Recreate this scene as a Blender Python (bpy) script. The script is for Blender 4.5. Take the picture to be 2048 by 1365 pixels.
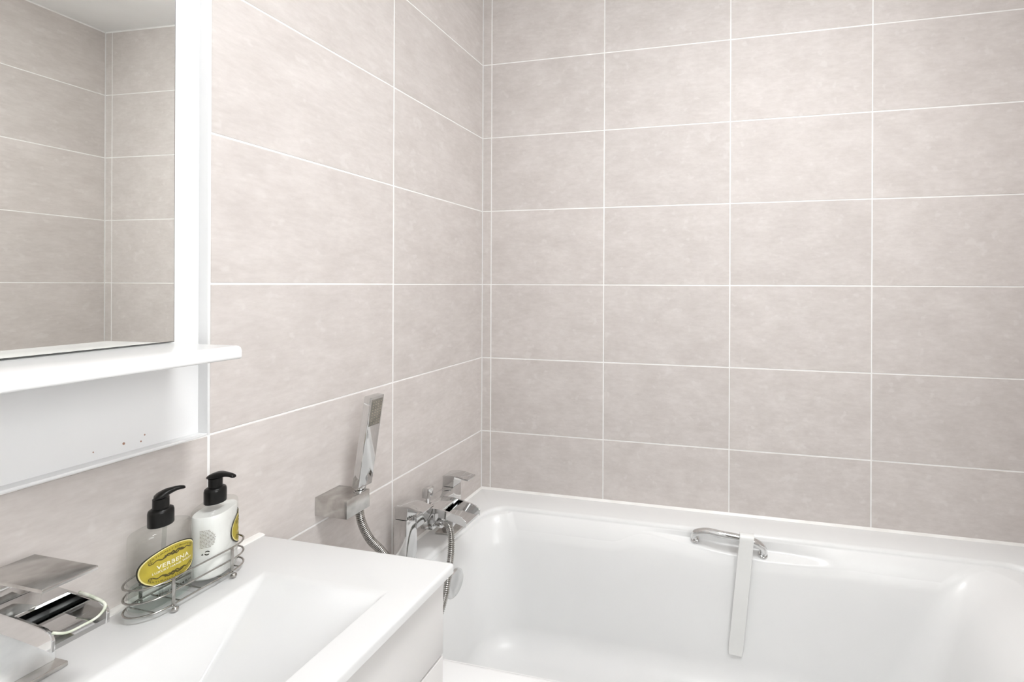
import bpy, bmesh, math, random
from mathutils import Vector, Matrix
for o in list(bpy.data.objects): bpy.data.objects.remove(o, do_unlink=True)
S = bpy.context.scene
C = S.collection
random.seed(7)
Z0 = 1.253                      # height above the floor of the grout row at eye level
H, W, GR = 0.252, 0.4032, 0.0031  # tile pitch and joint width
L = 1.680                       # length of the bath wall
CEIL = 4 * H + 0.004
YD = -2.05                      # wall behind the camera
RIM, BAS = -0.703, -0.4616

# ------------------------------------------------------------------ camera
cam = bpy.data.cameras.new('camera'); camo = bpy.data.objects.new('camera', cam); C.objects.link(camo)
F, YAW, ROLL, PX, PY = 885.56, 0.2025, 0.0040, 1292.11, 569.62
cam.sensor_fit = 'HORIZONTAL'; cam.sensor_width = 36.0
cam.lens = F / 2048 * 36.0
cam.shift_x = (1024 - PX) / 2048; cam.shift_y = (PY - 682.5) / 2048
cam.clip_start = 0.01
fw = Vector((-math.sin(YAW), math.cos(YAW), 0)); rt = Vector((math.cos(YAW), math.sin(YAW), 0)); up = Vector((0, 0, 1))
r2 = rt * math.cos(ROLL) + up * math.sin(ROLL); u2 = up * math.cos(ROLL) - rt * math.sin(ROLL)
camo.matrix_world = Matrix(((r2.x, u2.x, -fw.x, 0.8615), (r2.y, u2.y, -fw.y, -1.3834), (r2.z, u2.z, -fw.z, Z0 + 0.0016), (0, 0, 0, 1)))
S.camera = camo

# ------------------------------------------------------------------ world, exposure
wd = bpy.data.worlds.new('world'); S.world = wd; wd.use_nodes = True
wd.node_tree.nodes['Background'].inputs[0].default_value = (1, 0.98, 0.96, 1)
wd.node_tree.nodes['Background'].inputs[1].default_value = 0.25
S.view_settings.view_transform = 'Standard'; S.view_settings.look = 'None'
S.view_settings.gamma = 1.0; S.view_settings.use_curve_mapping = False
S.view_settings.exposure = 0.92
S.cycles.diffuse_bounces = 4; S.cycles.glossy_bounces = 4; S.cycles.max_bounces = 7
S.cycles.transparent_max_bounces = 16; S.cycles.transmission_bounces = 4
S.cycles.caustics_refractive = False; S.cycles.caustics_reflective = True; S.cycles.blur_glossy = 0.6
S.cycles.use_light_tree = False; S.cycles.adaptive_threshold = 0.08; S.cycles.adaptive_min_samples = 16
LIGHTS = [  # x, y, disc radius, watts
    (0.96, -0.95, 0.20, 19.5)]
FILL_GLOW = 3.5                    # glow of the added, unseen window that brightens left wall and cabinet
LCOL = (0.975, 0.99, 1.0)

# ------------------------------------------------------------------ helpers
def srgb(r, g, b):
    f = lambda c: c / 255 / 12.92 if c / 255 <= 0.04045 else ((c / 255 + 0.055) / 1.055) ** 2.4
    return (f(r), f(g), f(b), 1)

def link_mesh(name, verts, faces, mat, parent=None, smooth=False, origin=None, sharp=None):
    """vertices are given in room coordinates (z counted from eye level)"""
    if parent is not None and origin is None: origin = parent.get('_o', (0, 0, 0))
    if origin is None:
        xs = [v[0] for v in verts]; ys = [v[1] for v in verts]; zs = [v[2] for v in verts]
        origin = ((min(xs) + max(xs)) / 2, (min(ys) + max(ys)) / 2, min(zs))
    ox, oy, oz = origin
    me = bpy.data.meshes.new(name)
    me.from_pydata([(v[0] - ox, v[1] - oy, v[2] - oz) for v in verts], [], faces)
    if smooth: me.polygons.foreach_set('use_smooth', [True] * len(me.polygons))
    me.materials.append(mat); me.update()
    if smooth and sharp: me.set_sharp_from_angle(angle=math.radians(sharp))
    o = bpy.data.objects.new(name, me); C.objects.link(o)
    if parent is not None:
        o.parent = parent
        po = parent.get('_o', (0, 0, 0))
        o.location = (ox - po[0], oy - po[1], oz - po[2])
    else: o.location = (ox, oy, oz + Z0)
    o['_o'] = (ox, oy, oz)
    return o

def tag(o, label, cat=None, group=None, kind=None):
    o['label'] = label
    if cat: o['category'] = cat
    if group: o['group'] = group
    if kind: o['kind'] = kind
    return o

def thing(name, label, cat, loc, group=None):
    o = bpy.data.objects.new(name, None); C.objects.link(o); o.empty_display_size = 0.05
    o.location = (loc[0], loc[1], loc[2] + Z0); o['_o'] = tuple(loc)
    return tag(o, label, cat, group)

def from_bm(bm):
    bm.verts.index_update()
    v = [tuple(x.co) for x in bm.verts]; f = [[q.index for q in p.verts] for p in bm.faces]; bm.free()
    return v, f

def bevel_bm(bm, b, seg=2, ang=20):
    bm.normal_update()
    ed = [e for e in bm.edges if len(e.link_faces) == 2 and e.calc_face_angle(0) > math.radians(ang)]
    if b > 0: bmesh.ops.bevel(bm, geom=ed, offset=b, offset_type='OFFSET', segments=seg, profile=0.5, affect='EDGES', clamp_overlap=True)
    return bm

def box_vf(x0, x1, y0, y1, z0, z1, b=0.0, seg=2):
    bm = bmesh.new(); bmesh.ops.create_cube(bm, size=1)
    for v in bm.verts:
        v.co = Vector(((x0 + x1) / 2 + v.co.x * (x1 - x0), (y0 + y1) / 2 + v.co.y * (y1 - y0), (z0 + z1) / 2 + v.co.z * (z1 - z0)))
    return from_bm(bevel_bm(bm, b, seg))

def box(name, x0, x1, y0, y1, z0, z1, mat, parent=None, b=0.0, seg=2, **k):
    v, f = box_vf(x0, x1, y0, y1, z0, z1, b, seg)
    return link_mesh(name, v, f, mat, parent, smooth=b > 0, sharp=35 if b > 0 else None, **k)

def prism_vf(poly, axis, a0, a1, b=0.0, seg=2):
    """extrude a 2D outline; axis 'y': outline in (x,z); 'x': (y,z); 'z': (x,y)"""
    def p3(p, a): return {'y': (p[0], a, p[1]), 'x': (a, p[0], p[1]), 'z': (p[0], p[1], a)}[axis]
    bm = bmesh.new()
    A = [bm.verts.new(p3(p, a0)) for p in poly]; B = [bm.verts.new(p3(p, a1)) for p in poly]
    n = len(poly); bm.faces.new(A); bm.faces.new(B[::-1])
    for i in range(n): bm.faces.new((A[i], B[i], B[(i + 1) % n], A[(i + 1) % n]))
    bmesh.ops.recalc_face_normals(bm, faces=bm.faces[:])
    return from_bm(bevel_bm(bm, b, seg, 30))

def merge(*vfs):
    V, Fc = [], []
    for v, f in vfs:
        k = len(V); V += list(v); Fc += [[i + k for i in q] for q in f]
    return V, Fc

def catmull(P, n=8, closed=False):
    P = [Vector(p) for p in P]; out = []; m = len(P)
    for i in range(m if closed else m - 1):
        p0 = P[(i - 1) % m] if closed or i > 0 else P[i]; p1 = P[i]; p2 = P[(i + 1) % m]
        p3 = P[(i + 2) % m] if closed or i + 2 < m else p2
        for j in range(n):
            t = j / n
            out.append(0.5 * ((2 * p1) + (p2 - p0) * t + (2 * p0 - 5 * p1 + 4 * p2 - p3) * t * t + (3 * p1 - p0 - 3 * p2 + p3) * t ** 3))
    if not closed: out.append(P[-1])
    return out

def tube_vf(P, r, seg=8, closed=False, rad=None):
    P = [Vector(p) for p in P]; n = len(P); V = []; Fc = []; N = None
    for i in range(n):
        a = P[(i - 1) % n] if closed or i > 0 else P[i]; b = P[(i + 1) % n] if closed or i < n - 1 else P[i]
        T = (b - a).normalized()
        if N is None:
            N = T.orthogonal().normalized()
        else:
            N = (N - T * N.dot(T)).normalized()
        B = T.cross(N); rr = rad[i] if rad else r
        for k in range(seg):
            c = 2 * math.pi * k / seg; V.append(tuple(P[i] + (N * math.cos(c) + B * math.sin(c)) * rr))
    for i in range(n if closed else n - 1):
        j = (i + 1) % n
        for k in range(seg):
            k2 = (k + 1) % seg; Fc.append((i * seg + k, i * seg + k2, j * seg + k2, j * seg + k))
    if not closed: Fc.append(list(range(seg))[::-1]); Fc.append([(n - 1) * seg + k for k in range(seg)])
    return V, Fc

def loft_vf(sections, seg=16, caps=True):
    """sections: (centre, u vector, v vector, exponent)"""
    V = []; Fc = []; n = len(sections)
    for c, u, v, e in sections:
        c, u, v = Vector(c), Vector(u), Vector(v)
        for k in range(seg):
            t = 2 * math.pi * k / seg; cu, sv = math.cos(t), math.sin(t)
            cu = math.copysign(abs(cu) ** (2 / e), cu); sv = math.copysign(abs(sv) ** (2 / e), sv)
            V.append(tuple(c + u * cu + v * sv))
    for i in range(n - 1):
        for k in range(seg):
            k2 = (k + 1) % seg; Fc.append((i * seg + k, i * seg + k2, (i + 1) * seg + k2, (i + 1) * seg + k))
    if caps: Fc.append(list(range(seg))[::-1]); Fc.append([(n - 1) * seg + k for k in range(seg)])
    return V, Fc

def lathe_vf(cx, cy, prof, seg=24, ax='z'):
    secs = []
    for r, z in prof:
        if ax == 'z': secs.append(((cx, cy, z), (r, 0, 0), (0, r, 0), 2))
        else: secs.append(((z, cx, cy), (0, r, 0), (0, 0, r), 2))
    return loft_vf(secs, seg)

# ------------------------------------------------------------------ materials
def mat(name, col, rough=0.5, metal=0.0, spec=0.5, **k):
    m = bpy.data.materials.new(name); m.use_nodes = True; b = m.node_tree.nodes['Principled BSDF']
    b.inputs['Base Color'].default_value = col if len(col) == 4 else (*col, 1)
    b.inputs['Roughness'].default_value = rough; b.inputs['Metallic'].default_value = metal
    b.inputs['Specular IOR Level'].default_value = spec
    for q, v in k.items(): b.inputs[q.replace('_', ' ')].default_value = v
    return m

def add_noise(m, c1, c2, scale, detail=4, lo=0.35, hi=0.65, stretch=(1, 1, 1), bump=0.0, dist=0.001, rough=None):
    nt = m.node_tree; N = nt.nodes; K = nt.links; b = N['Principled BSDF']
    tc = N.new('ShaderNodeTexCoord'); mp = N.new('ShaderNodeMapping'); mp.inputs['Scale'].default_value = stretch
    K.new(tc.outputs['Object'], mp.inputs['Vector'])
    n = N.new('ShaderNodeTexNoise'); n.inputs['Scale'].default_value = scale; n.inputs['Detail'].default_value = detail
    K.new(mp.outputs['Vector'], n.inputs['Vector'])
    r = N.new('ShaderNodeValToRGB'); r.color_ramp.elements[0].position = lo; r.color_ramp.elements[1].position = hi
    r.color_ramp.elements[0].color = c1; r.color_ramp.elements[1].color = c2
    K.new(n.outputs['Fac'], r.inputs['Fac']); K.new(r.outputs['Color'], b.inputs['Base Color'])
    if bump:
        bp = N.new('ShaderNodeBump'); bp.inputs['Strength'].default_value = bump; bp.inputs['Distance'].default_value = dist
        K.new(n.outputs['Fac'], bp.inputs['Height']); K.new(bp.outputs['Normal'], b.inputs['Normal'])
    if rough:
        mr = N.new('ShaderNodeMapRange'); mr.inputs[3].default_value = rough[0]; mr.inputs[4].default_value = rough[1]
        K.new(n.outputs['Fac'], mr.inputs[0]); K.new(mr.outputs[0], b.inputs['Roughness'])
    return m

def tile_mat():
    m = mat('stone_tile', (0.6, 0.55, 0.52), 0.62, spec=0.22); nt = m.node_tree; N = nt.nodes; K = nt.links; b = N['Principled BSDF']
    tc = N.new('ShaderNodeTexCoord'); oi = N.new('ShaderNodeObjectInfo')
    cx = N.new('ShaderNodeVectorMath'); cx.operation = 'SCALE'; cx.inputs[0].default_value = (37, 19, 53)
    K.new(oi.outputs['Random'], cx.inputs['Scale'])
    ad = N.new('ShaderNodeVectorMath'); K.new(tc.outputs['Object'], ad.inputs[0]); K.new(cx.outputs[0], ad.inputs[1])
    def noise(scale, stretch, detail, rough=0.6):
        mp = N.new('ShaderNodeMapping'); mp.inputs['Scale'].default_value = stretch; K.new(ad.outputs[0], mp.inputs['Vector'])
        n = N.new('ShaderNodeTexNoise'); n.inputs['Scale'].default_value = scale; n.inputs['Detail'].default_value = detail
        n.inputs['Roughness'].default_value = rough; K.new(mp.outputs['Vector'], n.inputs['Vector']); return n
    n1 = noise(11, (1, 1, 1.5), 5); n2 = noise(75, (0.5, 1, 1.5), 5, 0.7); n3 = noise(30, (1, 1, 1.2), 2)
    r1 = N.new('ShaderNodeValToRGB'); r1.color_ramp.elements[0].position = 0.34; r1.color_ramp.elements[1].position = 0.68
    r1.color_ramp.elements[0].color = TILE_D; r1.color_ramp.elements[1].color = TILE_L; K.new(n1.outputs['Fac'], r1.inputs['Fac'])
    r2_ = N.new('ShaderNodeValToRGB'); r2_.color_ramp.elements[0].position = 0.32; r2_.color_ramp.elements[1].position = 0.72
    r2_.color_ramp.elements[0].color = (0.90, 0.89, 0.885, 1); r2_.color_ramp.elements[1].color = (1.0, 1.0, 1.0, 1); K.new(n2.outputs['Fac'], r2_.inputs['Fac'])
    mx = N.new('ShaderNodeMix'); mx.data_type = 'RGBA'; mx.blend_type = 'MULTIPLY'; mx.inputs[0].default_value = 1.0
    K.new(r1.outputs['Color'], mx.inputs[6]); K.new(r2_.outputs['Color'], mx.inputs[7])
    r3 = N.new('ShaderNodeValToRGB'); r3.color_ramp.elements[0].position = 0.62; r3.color_ramp.elements[1].position = 0.70
    r3.color_ramp.elements[0].color = (0, 0, 0, 1); r3.color_ramp.elements[1].color = (0.35, 0.35, 0.35, 1); K.new(n3.outputs['Fac'], r3.inputs['Fac'])
    mx2 = N.new('ShaderNodeMix'); mx2.data_type = 'RGBA'; K.new(r3.outputs['Color'], mx2.inputs[0])
    K.new(mx.outputs[2], mx2.inputs[6]); mx2.inputs[7].default_value = TILE_S
    hv = N.new('ShaderNodeHueSaturation'); mr = N.new('ShaderNodeMapRange'); mr.inputs[3].default_value = 0.975; mr.inputs[4].default_value = 1.025
    K.new(oi.outputs['Random'], mr.inputs[0]); K.new(mr.outputs[0], hv.inputs['Value']); K.new(mx2.outputs[2], hv.inputs['Color'])
    K.new(hv.outputs['Color'], b.inputs['Base Color'])
    bp = N.new('ShaderNodeBump'); bp.inputs['Strength'].default_value = 0.12; bp.inputs['Distance'].default_value = 0.0006
    K.new(n2.outputs['Fac'], bp.inputs['Height']); K.new(bp.outputs['Normal'], b.inputs['Normal'])
    return m
TILE_D = (0.635, 0.590, 0.563, 1); TILE_L = (0.700, 0.656, 0.630, 1); TILE_S = (0.735, 0.700, 0.677, 1)
M = {}
M['tile'] = tile_mat()
M['grout'] = add_noise(mat('white_grout', (0.86, 0.85, 0.83), 0.7), (0.86, 0.85, 0.83, 1), (0.92, 0.91, 0.90, 1), 30)
M['paint'] = add_noise(mat('ceiling_paint', (0.85, 0.85, 0.84), 0.7), (0.90, 0.90, 0.895, 1), (0.93, 0.93, 0.925, 1), 6)
M['acrylic'] = add_noise(mat('white_acrylic', (0.83, 0.83, 0.825), 0.27, spec=0.4), (0.83, 0.83, 0.825, 1), (0.85, 0.85, 0.845, 1), 3)
M['ceramic'] = add_noise(mat('white_ceramic', (0.88, 0.88, 0.875), 0.12, spec=0.5), (0.72, 0.72, 0.717, 1), (0.735, 0.735, 0.732, 1), 4)
M['gloss'] = add_noise(mat('white_gloss_board', (0.86, 0.86, 0.86), 0.2), (0.81, 0.81, 0.81, 1), (0.83, 0.83, 0.83, 1), 5)
M['drawer'] = add_noise(mat('pale_gloss_drawer', (0.76, 0.745, 0.73), 0.22), (0.75, 0.735, 0.72, 1), (0.77, 0.755, 0.74, 1), 5)
M['seal'] = add_noise(mat('white_silicone', (0.88, 0.86, 0.83), 0.4), (0.84, 0.82, 0.79, 1), (0.9, 0.89, 0.87, 1), 20)
M['chrome'] = add_noise(mat('chrome', (0.82, 0.82, 0.82), 0.06, 1.0), (0.66, 0.66, 0.655, 1), (0.74, 0.74, 0.74, 1), 18, rough=(0.02, 0.09))
M['chrome_dull'] = add_noise(mat('water_marked_chrome', (0.7, 0.69, 0.67), 0.22, 1.0), (0.48, 0.47, 0.45, 1), (0.66, 0.65, 0.63, 1), 45, rough=(0.10, 0.34))
M['scaled'] = add_noise(mat('limescaled_chrome', (0.8, 0.81, 0.81), 0.3, 0.55), (0.74, 0.75, 0.75, 1), (0.86, 0.87, 0.87, 1), 35, rough=(0.18, 0.45))
M['wire'] = add_noise(mat('polished_wire', (0.62, 0.61, 0.59), 0.15, 1.0), (0.36, 0.35, 0.33, 1), (0.50, 0.49, 0.47, 1), 60)
M['hose'] = add_noise(mat('braided_steel', (0.6, 0.59, 0.57), 0.18, 1.0), (0.38, 0.37, 0.35, 1), (0.52, 0.51, 0.49, 1), 80)
M['mirror'] = mat('mirror_glass', (0.93, 0.94, 0.915), 0.0, 1.0)
M['dark_edge'] = add_noise(mat('mirror_edge', (0.10, 0.10, 0.09), 0.4), (0.06, 0.055, 0.05, 1), (0.2, 0.19, 0.17, 1), 60)
M['black'] = add_noise(mat('black_plastic', (0.012, 0.011, 0.010), 0.30, spec=0.28), (0.006, 0.0055, 0.005, 1), (0.009, 0.0085, 0.008, 1), 30)
M['rubber'] = add_noise(mat('grey_rubber', (0.2, 0.185, 0.16), 0.5), (0.16, 0.15, 0.13, 1), (0.24, 0.22, 0.19, 1), 80)
M['nozzle'] = add_noise(mat('nozzle_rubber', (0.36, 0.31, 0.25), 0.5), (0.32, 0.28, 0.22, 1), (0.40, 0.35, 0.28, 1), 80)
M['strap'] = add_noise(mat('white_plastic', (0.80, 0.80, 0.785), 0.35), (0.79, 0.79, 0.775, 1), (0.82, 0.82, 0.805, 1), 12)
M['gold'] = add_noise(mat('mustard_label', (0.55, 0.44, 0.045), 0.45), (0.40, 0.32, 0.030, 1), (0.48, 0.385, 0.040, 1), 40)
M['cream'] = add_noise(mat('cream_label', (0.80, 0.72, 0.33), 0.45), (0.78, 0.70, 0.30, 1), (0.84, 0.76, 0.38, 1), 40)
M['ink'] = add_noise(mat('dark_ink', (0.02, 0.018, 0.010), 0.45), (0.02, 0.018, 0.01, 1), (0.03, 0.027, 0.018, 1), 40)
M['olive_ink'] = add_noise(mat('olive_ink', (0.10, 0.08, 0.015), 0.45), (0.06, 0.047, 0.010, 1), (0.09, 0.07, 0.015, 1), 40)
M['white_ink'] = add_noise(mat('white_ink', (0.85, 0.82, 0.66), 0.45), (0.84, 0.80, 0.62, 1), (0.88, 0.85, 0.70, 1), 40)
M['grey_ink'] = add_noise(mat('grey_ink', (0.25, 0.22, 0.19), 0.5), (0.22, 0.19, 0.16, 1), (0.3, 0.27, 0.23, 1), 90)
M['lotion'] = add_noise(mat('white_lotion', (0.84, 0.84, 0.82), 0.35), (0.82, 0.82, 0.80, 1), (0.86, 0.86, 0.84, 1), 40)
M['rust'] = add_noise(mat('rust_mark', (0.36, 0.2, 0.14), 0.7), (0.32, 0.17, 0.12, 1), (0.5, 0.33, 0.26, 1), 300)
M['lime'] = add_noise(mat('limescale', (0.55, 0.60, 0.48), 0.6), (0.50, 0.54, 0.42, 1), (0.74, 0.75, 0.66, 1), 120, bump=0.5)
M['floor'] = add_noise(mat('grey_floor', (0.5, 0.49, 0.48), 0.45), (0.46, 0.45, 0.44, 1), (0.56, 0.55, 0.54, 1), 8)
M['doorpaint'] = add_noise(mat('dark_door', (0.10, 0.085, 0.07), 0.4), (0.08, 0.065, 0.055, 1), (0.13, 0.11, 0.09, 1), 12, stretch=(8, 1, 0.6))  # kept dark so the chrome has something dark to reflect

def clear_mat(name, tint, ior, refl=1.0):
    m = bpy.data.materials.new(name); m.use_nodes = True; nt = m.node_tree; N = nt.nodes; K = nt.links
    N.remove(N['Principled BSDF']); out = N['Material Output']
    tr = N.new('ShaderNodeBsdfTransparent'); gl = N.new('ShaderNodeBsdfGlossy'); gl.inputs['Roughness'].default_value = 0.06
    tc = N.new('ShaderNodeTexCoord'); n = N.new('ShaderNodeTexNoise'); n.inputs['Scale'].default_value = 30
    K.new(tc.outputs['Object'], n.inputs['Vector'])
    r = N.new('ShaderNodeValToRGB'); r.color_ramp.elements[0].color = (tint[0] * 0.985, tint[1] * 0.985, tint[2] * 0.985, 1); r.color_ramp.elements[1].color = (*tint, 1)
    K.new(n.outputs['Fac'], r.inputs['Fac']); K.new(r.outputs['Color'], tr.inputs['Color'])
    fr = N.new('ShaderNodeFresnel'); fr.inputs['IOR'].default_value = ior
    mx = N.new('ShaderNodeMixShader'); ge = N.new('ShaderNodeNewGeometry'); su = N.new('ShaderNodeMath'); su.operation = 'SUBTRACT'; su.use_clamp = True; K.new(fr.outputs[0], su.inputs[0]); K.new(ge.outputs['Backfacing'], su.inputs[1]); K.new(su.outputs[0], mx.inputs[0]); K.new(tr.outputs[0], mx.inputs[1]); K.new(gl.outputs[0], mx.inputs[2])
    K.new(mx.outputs[0], out.inputs['Surface']); return m
M['clear'] = clear_mat('clear_plastic', (0.968, 0.974, 0.966), 1.5)
M['dip'] = clear_mat('dip_tube_plastic', (0.90, 0.91, 0.90), 1.3)
M['soap'] = clear_mat('clear_soap', (0.92, 0.955, 0.945), 1.15)
def emit(name, col, s):
    m = bpy.data.materials.new(name); m.use_nodes = True; b = m.node_tree.nodes['Principled BSDF']
    b.inputs['Base Color'].default_value = (0.9, 0.9, 0.9, 1); b.inputs['Emission Color'].default_value = (*col, 1); b.inputs['Emission Strength'].default_value = s
    return m

# ------------------------------------------------------------------ setting
FL = -Z0
def struct(o, label): return tag(o, label, None, None, 'structure')
floor = struct(box('floor', -0.05, L + 0.05, YD - 0.1, 0.05, FL - 0.05, FL, M['floor']), 'light grey bathroom floor')
ceil = struct(box('ceiling', -0.05, L + 0.05, YD - 0.1, 0.05, CEIL, CEIL + 0.05, M['paint']), 'plain white painted ceiling')
TT = 0.0007  # joints are this deep
wallA = struct(box('wall_left', -0.06, -TT, YD, 0.0, FL, CEIL, M['grout'], origin=(0, 0, 0)), 'greige tiled wall behind basin and mirror')
wallB = struct(box('wall_back', -0.06, L + 0.06, TT, 0.06, FL, CEIL, M['grout'], origin=(0, 0, 0)), 'greige tiled wall along the bath')
WY0, WY1, WZ0, WZ1 = -5 * W, -3 * W, -H, 3 * H       # opening for the added window in the right wall, on the tile grid
vf = merge(box_vf(L + TT, L + 0.10, WY1, 0.0, FL, CEIL), box_vf(L + TT, L + 0.10, YD, WY0, FL, CEIL), box_vf(L + TT, L + 0.10, WY0, WY1, FL, WZ0), box_vf(L + TT, L + 0.10, WY0, WY1, WZ1, CEIL))
wallC = struct(link_mesh('wall_right', *vf, M['grout'], origin=(0, 0, 0)), 'greige tiled wall seen only in the mirror')
for w_ in (wallA, wallB, wallC): w_['_o'] = (0, 0, 0)
# wall behind the camera with a dark door for chrome reflections; right wall has the added light window
DX0, DX1, DZ = 0.80, 1.52, 0.73
vf = merge(box_vf(-0.06, DX0, YD - 0.1, YD, FL, CEIL), box_vf(DX1, L + 0.06, YD - 0.1, YD, FL, CEIL), box_vf(DX0, DX1, YD - 0.1, YD, DZ, CEIL))
struct(link_mesh('wall_front', *vf, M['paint']), 'white painted wall behind the viewer')
fill_win = struct(link_mesh('fill_window_1', *merge(box_vf(L + .03, L + .08, WY0, WY0 + .04, WZ0, WZ1, .002), box_vf(L + .03, L + .08, WY1 - .04, WY1, WZ0, WZ1, .002),
        box_vf(L + .03, L + .08, WY0 + .04, WY1 - .04, WZ0, WZ0 + .04, .002), box_vf(L + .03, L + .08, WY0 + .04, WY1 - .04, WZ1 - .04, WZ1, .002)), M['gloss']), 'added white framed window with glowing glass, unseen, to brighten the room')
M['fill_pane'] = emit('fill_light_glass', (0.96, 0.99, 1.0), FILL_GLOW)  # added fill light from the right, glowing as if daylit
box('fill_pane', L + .052, L + .058, WY0 + .04, WY1 - .04, WZ0 + .04, WZ1 - .04, M['fill_pane'], fill_win)
dr = struct(box('reflection_door_1', DX0 + .002, DX1 - .002, YD - .07, YD - .03, FL + .004, DZ - .002, M['doorpaint'], None, .002), 'dark wooden door, unseen, added for dark reflections in the chrome')
link_mesh('door_handle', *merge(tube_vf([(DX0 + .06, YD - .03, -.22), (DX0 + .06, YD + .02, -.22)], .01, 12), tube_vf([(DX0 + .055, YD + .015, -.22), (DX0 + .17, YD + .015, -.22)], .009, 12)), M['chrome'], dr, True, sharp=50)
vf = merge(box_vf(DX0 - .05, DX0, YD, YD + 0.018, FL, DZ + .05, 0.003), box_vf(DX1, DX1 + .05, YD, YD + 0.018, FL, DZ + .05, 0.003), box_vf(DX0, DX1, YD, YD + 0.018, DZ, DZ + .05, 0.003))
struct(link_mesh('trim_1', *vf, M['gloss']), 'white door architrave')

tile_cache = {}
def tile_mesh(w, h):
    key = (round(w, 4), round(h, 4))
    if key not in tile_cache:
        v, f = box_vf(-w / 2, w / 2, 0, 0.008, -h / 2, h / 2, 0.0009, 1)
        me = bpy.data.meshes.new('tile'); me.from_pydata(v, [], f); me.materials.append(M['tile']); me.update(); tile_cache[key] = me
    return tile_cache[key]
def lay(parent, spans, rows, place, skip=None):
    for a, b in spans:
        for k in rows:
            z0, z1 = k * H, (k + 1) * H
            z0 = max(z0, FL)
            if skip and skip(a, b, k): continue
            o = bpy.data.objects.new('tile', tile_mesh(b - a - GR, z1 - z0 - GR)); C.objects.link(o); o.parent = parent
            o.location, rz = place((a + b) / 2 + random.uniform(-.0002, .0002), (z0 + z1) / 2 + random.uniform(-.0002, .0002))
            o.rotation_euler = (random.uniform(-.0006, .0006), 0, rz + random.uniform(-.0006, .0006))
B0 = 0.0336
spB = [(0.0, B0)] + [(B0 + j * W, B0 + (j + 1) * W) for j in range(4)] + [(B0 + 4 * W, L)]
lay(wallB, spB, range(-3, 4), lambda u, z: ((u, 0.0, z), 0.0))                     # front face at y = 0
spA = [(j * W, (j + 1) * W) for j in range(5)]
lay(wallA, spA, range(-3, 4), lambda u, z: ((0.0, -u, z), math.pi / 2))      # front face at x = 0
lay(wallC, spA, range(-5, 4), lambda u, z: ((L, -u, z), -math.pi / 2), lambda a, b, k: a > 2.9 * W and -1 <= k <= 2)

# ------------------------------------------------------------------ ceiling lamps
for i, (x, y, r, wt) in enumerate(LIGHTS):
    t = thing('ceiling_lamp', 'round flush ceiling lamp in the middle of the white ceiling', 'ceiling lamp', (x, y, CEIL))
    link_mesh('rim', *lathe_vf(x, y, [(r + .012, CEIL), (r + .014, CEIL - .012), (r + .010, CEIL - .02), (r + .001, CEIL - .02), (r + .001, CEIL)], 40), M['gloss'], t, True, sharp=40)
    dome = [(r, CEIL - .010)] + [(r * math.cos(q), CEIL - .012 - .065 * math.sin(q)) for q in [math.pi / 2 * k / 7 for k in range(7)]] + [(0.004, CEIL - .077)]
    link_mesh('diffuser', *lathe_vf(x, y, dome, 24), emit('lamp_diffuser', LCOL, wt), t, True)

# ------------------------------------------------------------------ bath
bath = thing('bathtub', 'white acrylic bathtub with a scooped grip recess, set against the tiled wall', 'bathtub', (L / 2, -0.35, FL))
RHO = 0.011; DW = 0.30; RF = 0.06
def interp(x, xs, ys):
    if x <= xs[0]: return ys[0]
    for i in range(len(xs) - 1):
        if x <= xs[i + 1]:
            t = (x - xs[i]) / (xs[i + 1] - xs[i]); t = t * t * (3 - 2 * t) if False else t
            return ys[i] + (ys[i + 1] - ys[i]) * t
    return ys[-1]
def sstep(a, b, x):
    t = min(1, max(0, (x - a) / (b - a))); return t * t * (3 - 2 * t)
def back_y(d): return -0.102 - 0.034 * (1 - math.exp(-max(d, 0) / 0.03)) - 0.13 * max(d, 0)
def dims(d, off):
    e = 1 - math.exp(-max(d, 0) / 0.03); dd = max(d, 0)
    xl = 0.088 + 0.012 * e + 0.16 * dd - off
    xr = 1.600 - 0.17 * e - 0.42 * dd + off
    yb = back_y(d) + off
    yf = -0.640 + 0.020 * e + 0.13 * dd - off
    rl = 0.055 + 0.05 * min(1, dd / 0.08) + off
    rr = 0.070 - 0.012 * min(1, dd / 0.05) + 0.10 * max(0, dd - 0.1) + off
    return xl, xr, yb, yf, rl, rr
NB, NC, NR, NF, NL_ = 180, 14, 34, 90, 34
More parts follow.
